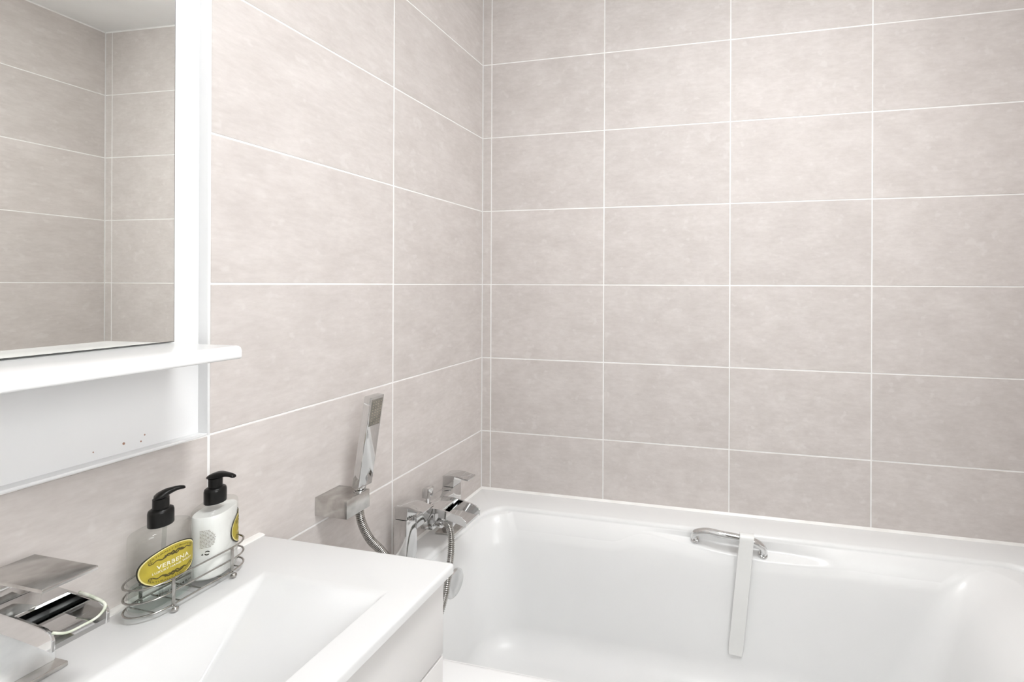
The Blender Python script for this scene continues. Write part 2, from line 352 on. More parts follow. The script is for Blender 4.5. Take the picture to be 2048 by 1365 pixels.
def ring(d, off=0.0, inset=0.0, dcol=None):
    """points of one level; dcol(x, d) may change depth and depth-y of the back side"""
    pts = []
    xl, xr, yb, yf, rl, rr = dims(d, off); xl += inset; xr -= inset; yb -= inset; yf += inset
    rl = max(0.02, rl - inset * 0.2); rr = max(0.02, rr - inset * 0.2)
    z = RIM - d
    yc = (yb + yf) / 2; hw = (yb - yf) / 2
    for i in range(NB):
        x = xl + rl + (xr - rr - xl - rl) * i / NB
        pts.append((x, yb, z))
    def arc(cx, cy, r, a0, a1, n):
        for i in range(n):
            a = a0 + (a1 - a0) * i / n; pts.append((cx + r * math.cos(a), cy + r * math.sin(a), z))
    arc(xr - rr, yb - rr, rr, math.pi / 2, 0, NC)
    for i in range(NR): pts.append((xr, yb - rr + (yf + rr - yb + rr) * i / NR, z))
    arc(xr - rr, yf + rr, rr, 0, -math.pi / 2, NC)
    for i in range(NF): pts.append((xr - rr + (xl + rl - xr + rr) * i / NF, yf, z))
    arc(xl + rl, yf + rl, rl, -math.pi / 2, -math.pi, NC)
    for i in range(NL_): pts.append((xl, yf + rl + (yb - rl - yf - rl) * i / NL_, z))
    arc(xl + rl, yb - rl, rl, math.pi, math.pi / 2, NC)
    bow = 0.020 * math.exp(-max(d, 0) / 0.1)
    out = []
    for (x, y, zz) in pts:
        wl = max(0, 1 - (x - xl) / 0.25)
        out.append((x + bow * wl * ((y - yc) / hw) ** 2, y, zz))
    return out
def outer_ring():
    xl, xr, yb, yf, rl, rr = dims(0, RHO); X0, X1, Y0, Y1 = 0.002, L - 0.002, -0.700, -0.002
    pts = []
    def seg(p, q, n): 
        for i in range(n): pts.append((p[0] + (q[0] - p[0]) * i / n, p[1] + (q[1] - p[1]) * i / n, RIM))
    def corner(p, c, q, n): seg(p, c, n // 2); seg(c, q, n - n // 2)
    a, b = (xl + rl, Y1), (xr - rr, Y1); c, d = (X1, yb - rr), (X1, yf + rr); e, f = (xr - rr, Y0), (xl + rl, Y0); g, h = (X0, yf + rl), (X0, yb - rl)
    seg(a, b, NB); corner(b, (X1, Y1), c, NC); seg(c, d, NR); corner(d, (X1, Y0), e, NC); seg(e, f, NF); corner(f, (X0, Y0), g, NC); seg(g, h, NL_); corner(h, (X0, Y1), a, NC)
    return pts
GX = [0.54, 0.62, 0.70, 0.82, 0.94, 1.04, 1.10, 1.20]; GD = [0.022, 0.026, 0.036, 0.050, 0.058, 0.056, 0.052, 0.045]
def grip_amp(x): 
    return sstep(0, 1, max(0.0, 1 - ((x - 0.855) / 0.265) ** 2) ** 0.6)
rows = []
o_ = outer_ring(); rows.append([(p[0], p[1], RIM - 0.035) for p in o_]); rows.append([(p[0], p[1], RIM - 0.004) for p in o_])
def shrink(p, k): return (min(max(p[0], 0.002 + k), L - 0.002 - k), min(max(p[1], -0.700 + k), -0.002 - k), p[2])
rows.append([shrink((p[0], p[1], RIM - 0.001), 0.0012) for p in o_]); rows.append([shrink(p, 0.004) for p in o_])
for j in range(7):
    a = math.pi / 2 * j / 6
    rows.append([(p[0], p[1], RIM - RHO * (1 - math.cos(a))) for p in ring(0, RHO * (1 - math.sin(a)))])
NG = 30
for j in range(1, NG + 1):
    t = j / NG
    base = ring(RHO + 0.039 * t)                         # default level for the rest of the outline
    r_ = []
    for i, p in enumerate(base):
        if i < NB:
            x = p[0]; de = interp(x, GX, GD); A = grip_amp(x)
            wgt = sstep(0.50, 0.60, x) * (1 - sstep(1.12, 1.24, x))
            d = RHO + ((0.039 if wgt == 0 else 0.039 + (de - RHO - 0.039) * wgt)) * t
            yg = back_y(d - RHO); yrec = -0.103 - (-0.103 - back_y(de)) * sstep(0.50, 1.0, t)
            r_.append((x, yg + (max(yrec, yg) - yg) * A, RIM - d))
        else: r_.append(p)
    rows.append(r_)
def lower(d, inset=0.0):
    base = ring(d, 0, inset); r_ = []
    for i, p in enumerate(base):
        r_.append(p)
    return r_
lastz = rows[-1]
for j in range(1, 22):
    t = j / 21; base = ring(0.05 + (DW - 0.05) * t)
    r_ = []
    for i, p in enumerate(base):
        d0 = RIM - lastz[i][2]; d = d0 + (DW - d0) * t
        if i < NB: r_.append((p[0], back_y(d) , RIM - d))
        else: r_.append((p[0], p[1], RIM - d))
    rows.append(r_)
for j in range(1, 11):
    a = math.pi / 2 * j / 10
    rows.append([(p[0], p[1], RIM - DW - RF * math.sin(a)) for p in ring(DW, 0, RF * (1 - math.cos(a)))])
fl_ = rows[-1]
for s in (0.8, 0.5, 0.2):
    rows.append([(0.75 + (p[0] - 0.75) * s, -0.37 + (p[1] + 0.37) * s, p[2] - 0.004 * (1 - s)) for p in fl_])
nn = len(rows[0]); V = [p for r_ in rows for p in r_]; Fc = []
for i in range(len(rows) - 1):
    for k in range(nn): Fc.append((i * nn + k, i * nn + (k + 1) % nn, (i + 1) * nn + (k + 1) % nn, (i + 1) * nn + k))
Fc.append([(len(rows) - 1) * nn + k for k in range(nn)])
Fc = [f[::-1] for f in Fc]
link_mesh('tub', V, Fc, M['acrylic'], bath, True, sharp=50)
box('panel', 0.004, L - 0.004, -0.694, -0.676, FL + 0.002, RIM - 0.03, M['acrylic'], bath, 0.002)
# overflow cap on the tap-end wall
def disc_x(name, cx, cy, cz, r, th, m, parent, tilt=0.0, seg=32):
    v, f = lathe_vf(cy, cz, [(r * .8, cx), (r, cx + th * .3), (r * .98, cx + th * .8), (r * .9, cx + th)], seg, 'x')
    return link_mesh(name, v, f, m, parent, True, sharp=50)
disc_x('overflow_cap', 0.112, -0.318, -0.806, 0.036, 0.012, M['chrome'], bath)

# bath sealant beads
struct(link_mesh('trim_2', *merge(prism_vf([(-0.0005, RIM + .006), (-0.0065, RIM - .0002), (-0.0005, RIM - .0002)], 'x', 0.0005, L - 0.0005, 0),
       prism_vf([(0.0005, RIM + .006), (0.0065, RIM - .0002), (0.0005, RIM - .0002)], 'y', -0.70, -0.0005, 0)), M['seal']), 'white sealant bead between bath rim and tiles')

# grab handle
hd = thing('grab_handle', 'curved chrome grab handle fixed in the bath wall recess', 'handle', (0.84, -0.125, -0.735))
hp = catmull([(0.746, -0.110, -0.727), (0.744, -0.117, -0.712), (0.755, -0.126, -0.699), (0.783, -0.133, -0.690), (0.818, -0.137, -0.691), (0.872, -0.138, -0.695), (0.910, -0.136, -0.702), (0.931, -0.130, -0.716), (0.937, -0.124, -0.731), (0.935, -0.118, -0.744)], 8)
rad = [0.0096 for _ in hp]
v, f = tube_vf(hp, 0.0085, 16, rad=rad); link_mesh('bar', v, f, M['chrome'], hd, True, sharp=60)
for (p, q) in ((hp[0], hp[3]), (hp[-1], hp[-4])):
    d = (q - p).normalized(); v, f = tube_vf([p - d * 0.004, p + d * 0.001, p + d * 0.004], 0.011, 18, rad=[0.0135, 0.0135, 0.0105])
    link_mesh('end_collar', v, f, M['chrome'], hd, True, sharp=50)
    v, f = tube_vf([p + d * .006 + Vector((0, -.0095, -.002)), p + d * .006 + Vector((0, -.0108, -.002))], .0018, 10); link_mesh('screw', v, f, M['dark_edge'], hd)

# white plastic strip hooked over the handle
def strip():
    prof = []  # centre line, in (n, z): hook over the bar then straight down
    top = Vector((0.890, -0.138, -0.694)); ang = math.radians(6.5)
    xd = Vector((math.cos(ang), 0, -math.sin(ang) * 0.25)).normalized()
    line = [(0.013, -0.026), (0.0125, -0.010), (0.0115, 0.002), (0.008, 0.0095), (0, 0.0125), (-0.008, 0.0095), (-0.0125, 0.002), (-0.014, -0.03), (-0.0215, -0.10), (-0.0315, -0.20), (-0.0405, -0.292)]
    cl = catmull([(0, a, b) for a, b in line], 5); n = len(cl); th = 0.0028; hw = 0.0192
    secs = []
    for i, p in enumerate(cl):
        a = cl[max(i - 1, 0)]; b = cl[min(i + 1, n - 1)]; T = (b - a).normalized(); Nn = Vector((0, -T.z, T.y))
        zd = p.z; xo = zd * 0.10
        c = top + Vector((xo, p.y, p.z)); w = hw
        if i >= n - 1: w = hw * 0.86
        elif i == n - 2: w = hw * 0.99
        secs.append((c, xd * w, Nn * th / 2, 8))
    return loft_vf(secs, 20)
o = link_mesh('plastic_strip', *strip(), M['strap'], None, True, sharp=40)
tag(o, 'long white plastic strip hooked over the chrome grab handle', 'plastic strip')

# ------------------------------------------------------------------ vanity cabinet and basin
BY0, BY1, BX = -1.325, -0.7256, 0.404
cab = thing('vanity_cabinet', 'white gloss vanity cabinet with drawers under the basin', 'cabinet', (0.2, -1.025, FL))
ct, cb, cy0, cy1 = BAS - 0.0152, FL + 0.10, BY0 + 0.006, BY1 - 0.003
vf = merge(box_vf(0.001, 0.366, cy0, cy0 + .018, cb, ct, .0008, 1), box_vf(0.001, 0.366, cy1 - .018, cy1, cb, ct, .0008, 1), box_vf(0.001, 0.366, cy0 + .018, cy1 - .018, cb, cb + .018, 0),
           box_vf(0.001, 0.013, cy0 + .018, cy1 - .018, cb + .018, ct, 0), box_vf(0.300, 0.366, cy0 + .018, cy1 - .018, -0.6265, -0.6085, 0))
link_mesh('carcass', *vf, M['gloss'], cab)
box('plinth', 0.001, 0.33, BY0 + 0.02, BY1 - 0.02, FL, FL + 0.10, M['gloss'], cab)
zz = [BAS - 0.019, -0.6175, -0.80, -0.985, FL + 0.105]
for i in range(4):
    o = box('drawer', 0.366, 0.385, BY0 + 0.006, BY1 - 0.003, zz[i + 1] + 0.004 if i < 3 else zz[4], zz[i], M['drawer'], cab, 0.0015)
bs = thing('basin', 'white rectangular inset basin on the vanity cabinet', 'basin', (0.2, -1.025, BAS - 0.015))
def basin_vf():
    bm = bmesh.new()
    def rect(x0, x1, y0, y1, z): return [bm.verts.new(p) for p in ((x0, y0, z), (x1, y0, z), (x1, y1, z), (x0, y1, z))]
    bot = rect(0.0, BX, BY0, BY1, BAS - 0.0150); top = rect(0.0, BX, BY0, BY1, BAS)
    op = rect(0.125, 0.346, BY0 + 0.0875, BY1 - 0.0875, BAS); fl = rect(0.175, 0.325, -1.095, -0.955, BAS - 0.090)
    hole = None
    def band(a, b):
        for i in range(4): bm.faces.new((a[i], a[(i + 1) % 4], b[(i + 1) % 4], b[i]))
    band(bot, top); band(top, op); band(op, fl); bm.faces.new(fl)
    bmesh.ops.recalc_face_normals(bm, faces=bm.faces[:])
    bm.normal_update()
    bm.edges.ensure_lookup_table()
    sel = [e for e in bm.edges if len(e.link_faces) == 2 and e.calc_face_angle(0) > math.radians(8)]
    big = [e for e in sel if min(v.co.z for v in e.verts) < BAS - 0.05]
    small = [e for e in sel if e not in big]
    bmesh.ops.bevel(bm, geom=small + big, offset=0.0055, segments=5, profile=0.5, affect='EDGES', clamp_overlap=True)
    return from_bm(bm)
v, f = basin_vf(); link_mesh('bowl', v, f, M['ceramic'], bs, True, sharp=30)
link_mesh('waste', *lathe_vf(0.25, -1.025, [(0.032, BAS - .0905), (0.032, BAS - .087), (0.026, BAS - .084), (0.0, BAS - .083)], 28), M['chrome'], bs, True, sharp=40)
struct(link_mesh('trim_3', *loft_vf([((0.0, y, BAS), (0.014, 0, 0), (0, 0, 0.0032), 2) for y in (BY0 + .002, BY1 - .001)], 20), M['seal']), 'white sealant bead along the back of the basin')

# ------------------------------------------------------------------ mixers
def trough_vf(x0, xo, x1, y0, y1, zt, drop, wall=0.003, depth=0.020, zback=None):
    """open waterfall spout pointing +x: two side walls with rounded ends, a sloping floor; xo is where the cover ends"""
    def top(x): return zt - drop * ((x - x0) / (x1 - x0)) ** 1.6
    xs = [x0 + (x1 - 0.012 - x0) * i / 8 for i in range(9)]
    prof = [(x, top(x)) for x in xs]
    zl = top(x1)
    for k in range(1, 7):
        a = math.pi / 2 * k / 6; prof.append((x1 - 0.012 + 0.012 * math.sin(a), zl - 0.010 * (1 - math.cos(a))))
    prof += [(x1 - 0.001, zl - depth)]
    low = [(x, top(x) - depth) for x in xs[::-1]]
    side = prof + low
    parts = [prism_vf(side, 'y', y0, y0 + wall, 0.0006, 1), prism_vf(side, 'y', y1 - wall, y1, 0.0006, 1)]
    fl = [(x, top(x) - depth * 0.62) for x in xs] + [(x1 - 0.0015, zl - depth * 0.70), (x1 - 0.0015, zl - depth + .001)] + [(x, top(x) - depth + 0.001) for x in xs[::-1]]
    parts.append(prism_vf(fl, 'y', y0 + wall * .5, y1 - wall * .5, 0))
    cov = [(x, top(x)) for x in [x0 + (xo - x0) * i / 4 for i in range(5)]] + [(x, top(x) - 0.004) for x in [x0 + (xo - x0) * i / 4 for i in range(5)][::-1]]
    parts.append(prism_vf(cov, 'y', y0 + wall * .5, y1 - wall * .5, 0.0005, 1))
    return merge(*parts)

def lever_vf(x0, xb, x1, y0, y1, zb, zt, tip, th=0.0045):
    """block handle with a thin curved blade reaching to +x"""
    n = 10; topc = [(x0 + (x1 - x0) * i / n, zt + 0.004 * math.sin(math.pi * min(1, 1.25 * i / n)) - tip * max(0, (i / n - .35) / .65) ** 2) for i in range(n + 1)]
    bl = topc + [(x, z - th) for x, z in topc[::-1]]
    return merge(prism_vf(bl, 'y', y0, y1, 0.0008, 2), prism_vf([(x0, zb), (xb, zb), (xb + .002, zt - .001), (x0 + 0.001, zt - .001)], 'y', y0 + .0003, y1 - .0003, 0.0006, 1))

# bath mixer
bt = thing('bath_mixer_tap', 'chrome waterfall bath mixer on two square pillars at the bath end', 'tap', (0.063, -0.342, RIM))
for yc in (-0.4315, -0.2515):
    y0, y1 = yc - 0.0185, yc + 0.0185
    p = box('pillar', 0.045, 0.080, y0, y1, RIM + 0.006, -0.5735, M['chrome'], bt, 0.0012)
    box('base_flange', 0.032, 0.093, yc - 0.031, yc + 0.031, RIM + 0.0002, RIM + 0.0065, M['chrome_dull'], bt, 0.002)
    link_mesh('lever', *lever_vf(0.046, 0.081, 0.126, y0, y1, -0.5725, -0.543, 0.004), M['chrome'], bt, True, sharp=35)
box('crossbar', 0.047, 0.080, -0.415, -0.268, -0.612, -0.5765, M['chrome'], bt, 0.002)
link_mesh('body', *prism_vf([(0.050, -0.5768), (0.112, -0.5785), (0.112, -0.600), (0.090, -0.625), (0.050, -0.625)], 'y', -0.3755, -0.3085, 0.0015), M['chrome'], bt, True, sharp=35)
link_mesh('spout', *trough_vf(0.100, 0.120, 0.190, -0.3745, -0.3095, -0.5785, 0.018, 0.003, 0.022), M['chrome'], bt, True, sharp=35)
kn = link_mesh('diverter_knob', *merge(prism_vf([(0.048, -0.566), (0.066, -0.566), (0.068, -0.541), (0.064, -0.5385), (0.049, -0.541)], 'y', -0.356, -0.336, 0.0012), lathe_vf(0.058, -0.346, [(0.006, -0.578), (0.006, -0.565)], 16)), M['chrome'], bt, True, sharp=35)
link_mesh('hose_outlet', *lathe_vf(-0.350, -0.6275, [(0.0105, 0.080), (0.0105, 0.098), (0.0125, 0.0985), (0.0125, 0.106), (0.008, 0.107), (0.008, 0.116)], 20, 'x'), M['chrome'], bt, True, sharp=40)
link_mesh('outlet_boss', *prism_vf([(0.052, -0.6255), (0.088, -0.6255), (0.088, -0.641), (0.052, -0.641)], 'y', -0.366, -0.334, 0.002), M['chrome'], bt, True, sharp=35)

# shower bracket, handset and hose
br = thing('shower_bracket', 'square chrome shower bracket on the tiled wall', 'bracket', (0.0, -0.59, -0.4845))
def drilled_block(x0, x1, y0, y1, zb, zt, cx, cy, r, n=32):
    """block with a vertical bore for the handset"""
    bm = bmesh.new(); ang = sorted([2 * math.pi * (i + .5) / n for i in range(n)] + [math.atan2(y - cy, x - cx) % (2 * math.pi) for x in (x0, x1) for y in (y0, y1)])
    def outer(a):
        c, q = math.cos(a), math.sin(a); ks = []
        if abs(c) > 1e-9: ks.append(((x1 if c > 0 else x0) - cx) / c)
        if abs(q) > 1e-9: ks.append(((y1 if q > 0 else y0) - cy) / q)
        k = min(ks); return (cx + c * k, cy + q * k)
    rg = lambda fn, z: [bm.verts.new((*fn(a), z)) for a in ang]
    inn = lambda a: (cx + r * math.cos(a), cy + r * math.sin(a))
    ot, ob, it, ib = rg(outer, zt), rg(outer, zb), rg(inn, zt), rg(inn, zb); m = len(ang)
    for i in range(m):
        j = (i + 1) % m
        for p, q in ((ob, ot), (ot, it), (it, ib), (ib, ob)): bm.faces.new((p[i], p[j], q[j], q[i]))
    bmesh.ops.recalc_face_normals(bm, faces=bm.faces[:])
    return from_bm(bevel_bm(bm, 0.0009, 2, 60))
link_mesh('block', *drilled_block(0.0005, 0.0790, -0.6165, -0.5590, -0.4840, -0.4455, 0.0655, -0.5715, 0.0100), M['chrome_dull'], br, True, sharp=35)
link_mesh('socket', *lathe_vf(0.0655, -0.5715, [(0.0098, -0.4825), (0.0098, -0.4450), (0.0112, -0.4450), (0.0112, -0.4440), (0.0086, -0.4440), (0.0086, -0.4825)], 24), M['chrome'], br, True, sharp=40)

hs = thing('shower_handset', 'slim square chrome shower handset standing in the wall bracket', 'shower head', (0.064, -0.571, -0.47))
AX = Vector((0.0275, 0.004, 0.197)).normalized(); NX = Vector((AX.z, 0, -AX.x)).normalized(); WY = NX.cross(AX) * -1
WY = AX.cross(NX).normalized()
if WY.y < 0: WY = -WY
base = Vector((0.0628, -0.5625, -0.4385))
def hpt(a, n, w): return tuple(base + AX * a + NX * n + WY * w)
def hbox(a0, a1, n0, n1, w0, w1, b=0.001, tap=0.0):
    v, f = box_vf(0, 1, 0, 1, 0, 1, 0)
    bm = bmesh.new(); vs = []
    for (p, q, s) in v:
        a = a0 + (a1 - a0) * s; n = n0 + (n1 - n0) * p; w = w0 + (w1 - w0) * q
        vs.append(bm.verts.new(hpt(a, n, w)))
    for q in f: bm.faces.new([vs[i] for i in q])
    bmesh.ops.recalc_face_normals(bm, faces=bm.faces[:])
    return from_bm(bevel_bm(bm, b, 2))
HL, HW, HT = 0.199, 0.0182, 0.0085
hsb = link_mesh('body', *hbox(0, HL, -HT, HT, -HW, HW, 0.0014), M['chrome'], hs, True, sharp=35)
sp = link_mesh('spray_plate', *hbox(HL - 0.064, HL - 0.006, HT - 0.002, HT + 0.0008, -HW + 0.0035, HW - 0.0035, 0.0004), M['rubber'], hs, True, sharp=35)
noz = []
for i in range(9):
    for j in range(4):
        p = Vector(hpt(HL - 0.012 - i * 0.0058, HT + 0.0006, -0.0102 + j * 0.0068))
        noz.append(tube_vf([p, p + NX * 0.0012], 0.0012, 6))
for k, nv in enumerate(noz): link_mesh('nozzle', *nv, M['nozzle'], sp)
# neck
pn = [Vector(hpt(-0.003, 0, 0)), Vector(hpt(0.002, 0, 0))]
link_mesh('neck', *tube_vf([Vector((0.064, -0.571, -0.452)), Vector(hpt(-0.008, 0, -0.004)), Vector(hpt(-0.007, 0, -0.004)), Vector(hpt(0.002, 0, -0.003))], 0.007, 16, rad=[0.008, 0.008, 0.0105, 0.0105]), M['chrome'], hs, True, sharp=35)

def ribbed(P, r, pitch=0.0042):
    Q = catmull(P, 40); d = [0]
    for i in range(1, len(Q)): d.append(d[-1] + (Q[i] - Q[i - 1]).length)
    n = int(d[-1] / pitch); out = []; rads = []; j = 0; m = 4
    for i in range(n * m + 1):
        s = min(d[-1], i * pitch / m)
        while j < len(Q) - 2 and d[j + 1] < s: j += 1
        t = (s - d[j]) / max(1e-9, d[j + 1] - d[j]); out.append(Q[j].lerp(Q[j + 1], min(1, t)))
        rads.append(r * (1.0, 1.0, 0.84, 0.70)[i % m])
    return tube_vf(out, r, 12, rad=rads)
hose = link_mesh('shower_hose', *ribbed([(0.064, -0.571, -0.470), (0.0645, -0.571, -0.485), (0.068, -0.567, -0.519), (0.076, -0.553, -0.561), (0.088, -0.535, -0.595), (0.101, -0.520, -0.640), (0.116, -0.512, -0.74), (0.124, -0.512, -0.83), (0.134, -0.498, -0.872), (0.147, -0.462, -0.86), (0.155, -0.430, -0.81), (0.159, -0.412, -0.768), (0.160, -0.402, -0.724), (0.160, -0.392, -0.682), (0.153, -0.380, -0.648), (0.139, -0.367, -0.630), (0.122, -0.353, -0.6265), (0.112, -0.350, -0.6275)], 0.0083), M['hose'], None, True, sharp=80)
tag(hose, 'ribbed steel shower hose looping from bath mixer to wall bracket', 'hose')

# basin mixer
TY = -1.0255
kt = thing('basin_mixer_tap', 'square chrome waterfall basin mixer with flat lever plate', 'tap', (0.045, TY, BAS))
box('base_plate', 0.010, 0.0725, TY - 0.0262, TY + 0.0262, BAS + 0.0002, BAS + 0.0065, M['chrome_dull'], kt, 0.0015)
box('pillar', 0.016, 0.0555, TY - 0.0240, TY + 0.0240, BAS + 0.006, -0.372, M['scaled'], kt, 0.002)
link_mesh('spout', *trough_vf(0.016, 0.084, 0.147, TY - 0.0225, TY + 0.0225, -0.363, 0.010, 0.003, 0.022), M['chrome'], kt, True, sharp=35)
link_mesh('lever', *merge(box_vf(0.024, 0.130, TY - 0.0215, TY + 0.0215, -0.3345, -0.330, 0.0007), ), M['chrome_dull'], kt, True, sharp=35)
link_mesh('lever_post', *box_vf(0.022, 0.046, TY - 0.018, TY + 0.018, -0.364, -0.334, 0.001), M['chrome'], kt, True, sharp=35)
rim_pts = catmull([(0.100, TY + 0.0212, -0.3655), (0.125, TY + 0.0212, -0.3685), (0.143, TY + 0.0205, -0.374), (0.1475, TY + 0.012, -0.3805), (0.1475, TY, -0.3815), (0.1475, TY - 0.012, -0.3805), (0.143, TY - 0.0205, -0.375)], 6)
link_mesh('limescale', *tube_vf(rim_pts, 0.0014, 8), M['lime'], kt, True)

# ------------------------------------------------------------------ mirror unit with shelf
XB, XF = 0.035, 0.0538
YR = -0.8409; YLft = -1.33; ZT, ZB = 0.62, -0.2365
mu = thing('mirror_unit', 'white wall-hung mirror tray with raised edge on the tiled wall', 'mirror', (0.0, (YR + YLft) / 2, ZB))
LT = 0.0038
box('back_panel', 0.0005, XB, YLft + LT, YR - LT, ZB + LT, ZT - LT, M['gloss'], mu)
box('edge_lip', 0.0005, XF, YR - LT, YR, ZB, ZT, M['gloss'], mu, 0.0008)
box('edge_lip', 0.0005, XF, YLft, YLft + LT, ZB, ZT, M['gloss'], mu, 0.0008)
box('edge_lip', 0.0005, XF, YLft + LT, YR - LT, ZB, ZB + LT, M['gloss'], mu, 0.0008)
box('edge_lip', 0.0005, XF, YLft + LT, YR - LT, ZT - LT, ZT, M['gloss'], mu, 0.0008)
MY = -0.8785
# glass leans out slightly towards its left end
DEL = 0.0222; x0m = 0.0405
def gl(y, off): return (x0m + (MY - y) * math.tan(DEL) + off)
ya, yb_ = MY, YLft + 0.035; z0, z1 = -0.0862, ZT - 0.03
gv = []
for y in (ya, yb_):
    for off in (-0.004, 0.0):
        for z in (z0, z1): gv.append((gl(y, off), y, z))
# indices: y*4 + off*2 + z
link_mesh('glass_edge', gv, [(0, 1, 3, 2), (4, 6, 7, 5), (0, 2, 6, 4), (1, 5, 7, 3), (0, 4, 5, 1)], M['dark_edge'], mu)
link_mesh('mirror_glass', [(gl(ya - .0006, .0002), ya - .0006, z0 + .0008), (gl(yb_, .0002), yb_, z0 + .0008), (gl(yb_, .0002), yb_, z1), (gl(ya - .0006, .0002), ya - .0006, z1)], [(0, 3, 2, 1)], M['mirror'], mu)
SX = 0.170; SZ = -0.0878
link_mesh('shelf', *prism_vf([(XB, SZ - 0.0185), (SX - 0.002, SZ - 0.0185), (SX, SZ - 0.0165), (SX, SZ - 0.007), (SX - 0.0015, SZ - 0.003), (SX - 0.005, SZ - 0.0006), (SX - 0.009, SZ), (XB, SZ)], 'y', YLft + 0.035, -0.8800, 0.0012), M['gloss'], mu, True, sharp=35)
for (y, z, s) in ((-0.9085, -0.2155, 1.0), (-0.9125, -0.2235, 1.0), (-0.9305, -0.2205, 1.5), (-0.960, -0.2215, 0.8)):
    v, f = loft_vf([((XB, y, z), (0, .0008 * s, .0006 * s), (0, -.0005 * s, .0012 * s), 2), ((XB + .0003, y, z), (0, .0006 * s, .0005 * s), (0, -.0004 * s, .0010 * s), 2)], 8)
    link_mesh('rust_spot', v, f, M['rust'], mu)

# ------------------------------------------------------------------ wire caddy
CX, CY, CR = 0.0555, -0.8695, 0.0295; CLN = 0.0395
cd = thing('wire_caddy', 'shiny wire caddy with ball feet on the basin edge', 'caddy', (CX, CY, BAS))
def stadium(z, grow=0.0, n=12):
    P = []
    r = CR + grow
    for i in range(n + 1):
        a = math.pi * i / n; P.append((CX + r * math.cos(a), CY + CLN + r * math.sin(a), z))
    for i in range(n + 1):
        a = math.pi + math.pi * i / n; P.append((CX + r * math.cos(a), CY - CLN + r * math.sin(a), z))
    return P
for k, z in enumerate((BAS + 0.0095, BAS + 0.028, BAS + 0.0465)):
    link_mesh('hoop', *tube_vf(stadium(z), 0.0013, 8, True), M['wire'], cd, True)
for sx in (1, -1):
    for sy in (-1, 1):
        x = CX + sx * (CR + 0.0016); y = CY + sy * 0.037
        link_mesh('upright', *box_vf(x - .0006, x + .0006, y - .002, y + .002, BAS + 0.008, BAS + 0.0475, 0.0003), M['wire'], cd, True, sharp=40)
        link_mesh('ball_foot', *loft_vf([((x + sx * .003, y, BAS + .0042 + .0040 * math.sin(a)), (.0041 * math.cos(a), 0, 0), (0, .0041 * math.cos(a), 0), 2) for a in [math.pi * (i / 10 - .5) * 0.98 for i in range(11)]], 14), M['wire'], cd, True)
for i in range(5):
    y = CY - 0.052 + i * 0.026
    w = math.sqrt(max(0, CR ** 2 - max(0, abs(y - CY) - CLN) ** 2))
    link_mesh('base_wire', *tube_vf(catmull([(CX - w, y, BAS + .0095), (CX - w + .004, y, BAS + .0078), (CX, y, BAS + .0078), (CX + w - .004, y, BAS + .0078), (CX + w, y, BAS + .0095)], 4), 0.0010, 6), M['wire'], cd, True)

# ------------------------------------------------------------------ soap bottles
class Oval:
    """superelliptic bottle section, arc length measured from the middle of the label side"""
    def __init__(s, cx, cy, a, b, n, rot):
        s.cx, s.cy, s.a, s.b, s.n, s.rot = cx, cy, a, b, n, rot
        s.tab = []; acc = 0; prev = None
        for i in range(-360, 361):
            t = math.pi * i / 360; p = s.loc(t, 1.0)
            if prev: acc += math.hypot(p[0] - prev[0], p[1] - prev[1])
            s.tab.append([t, acc]); prev = p
        z = s.tab[360][1]
        for q in s.tab: q[1] -= z
    def loc(s, t, k, grow=0.0):
        c, q = math.cos(t), math.sin(t)
        return (math.copysign(abs(c) ** (2 / s.n), c) * (s.b * k + grow), math.copysign(abs(q) ** (2 / s.n), q) * (s.a * k + grow))
    def world(s, p):
        c, q = math.cos(s.rot), math.sin(s.rot); return (s.cx + p[0] * c - p[1] * q, s.cy + p[0] * q + p[1] * c)
    def at(s, arc, z, off):
        lo, hi = 0, 720
        while hi - lo > 1:
            m = (lo + hi) // 2
            if s.tab[m][1] < arc: lo = m
            else: hi = m
        A, B = s.tab[lo], s.tab[hi]; t = A[0] + (B[0] - A[0]) * (arc - A[1]) / max(1e-9, B[1] - A[1])
        x, y = s.world(s.loc(t, 1.0, off)); return (x, y, z)
    def ring(s, k, z, seg=48, grow=0.0):
        return [(*s.world(s.loc(2 * math.pi * i / seg, k, grow)), z) for i in range(seg)]
def rings_vf(R, caps=True):
    n = len(R[0]); V = [p for r in R for p in r]; Fc = []
    for i in range(len(R) - 1):
        for k in range(n): Fc.append((i * n + k, i * n + (k + 1) % n, (i + 1) * n + (k + 1) % n, (i + 1) * n + k))
    if caps: Fc.append(list(range(n))[::-1]); Fc.append([(len(R) - 1) * n + k for k in range(n)])
    return V, Fc

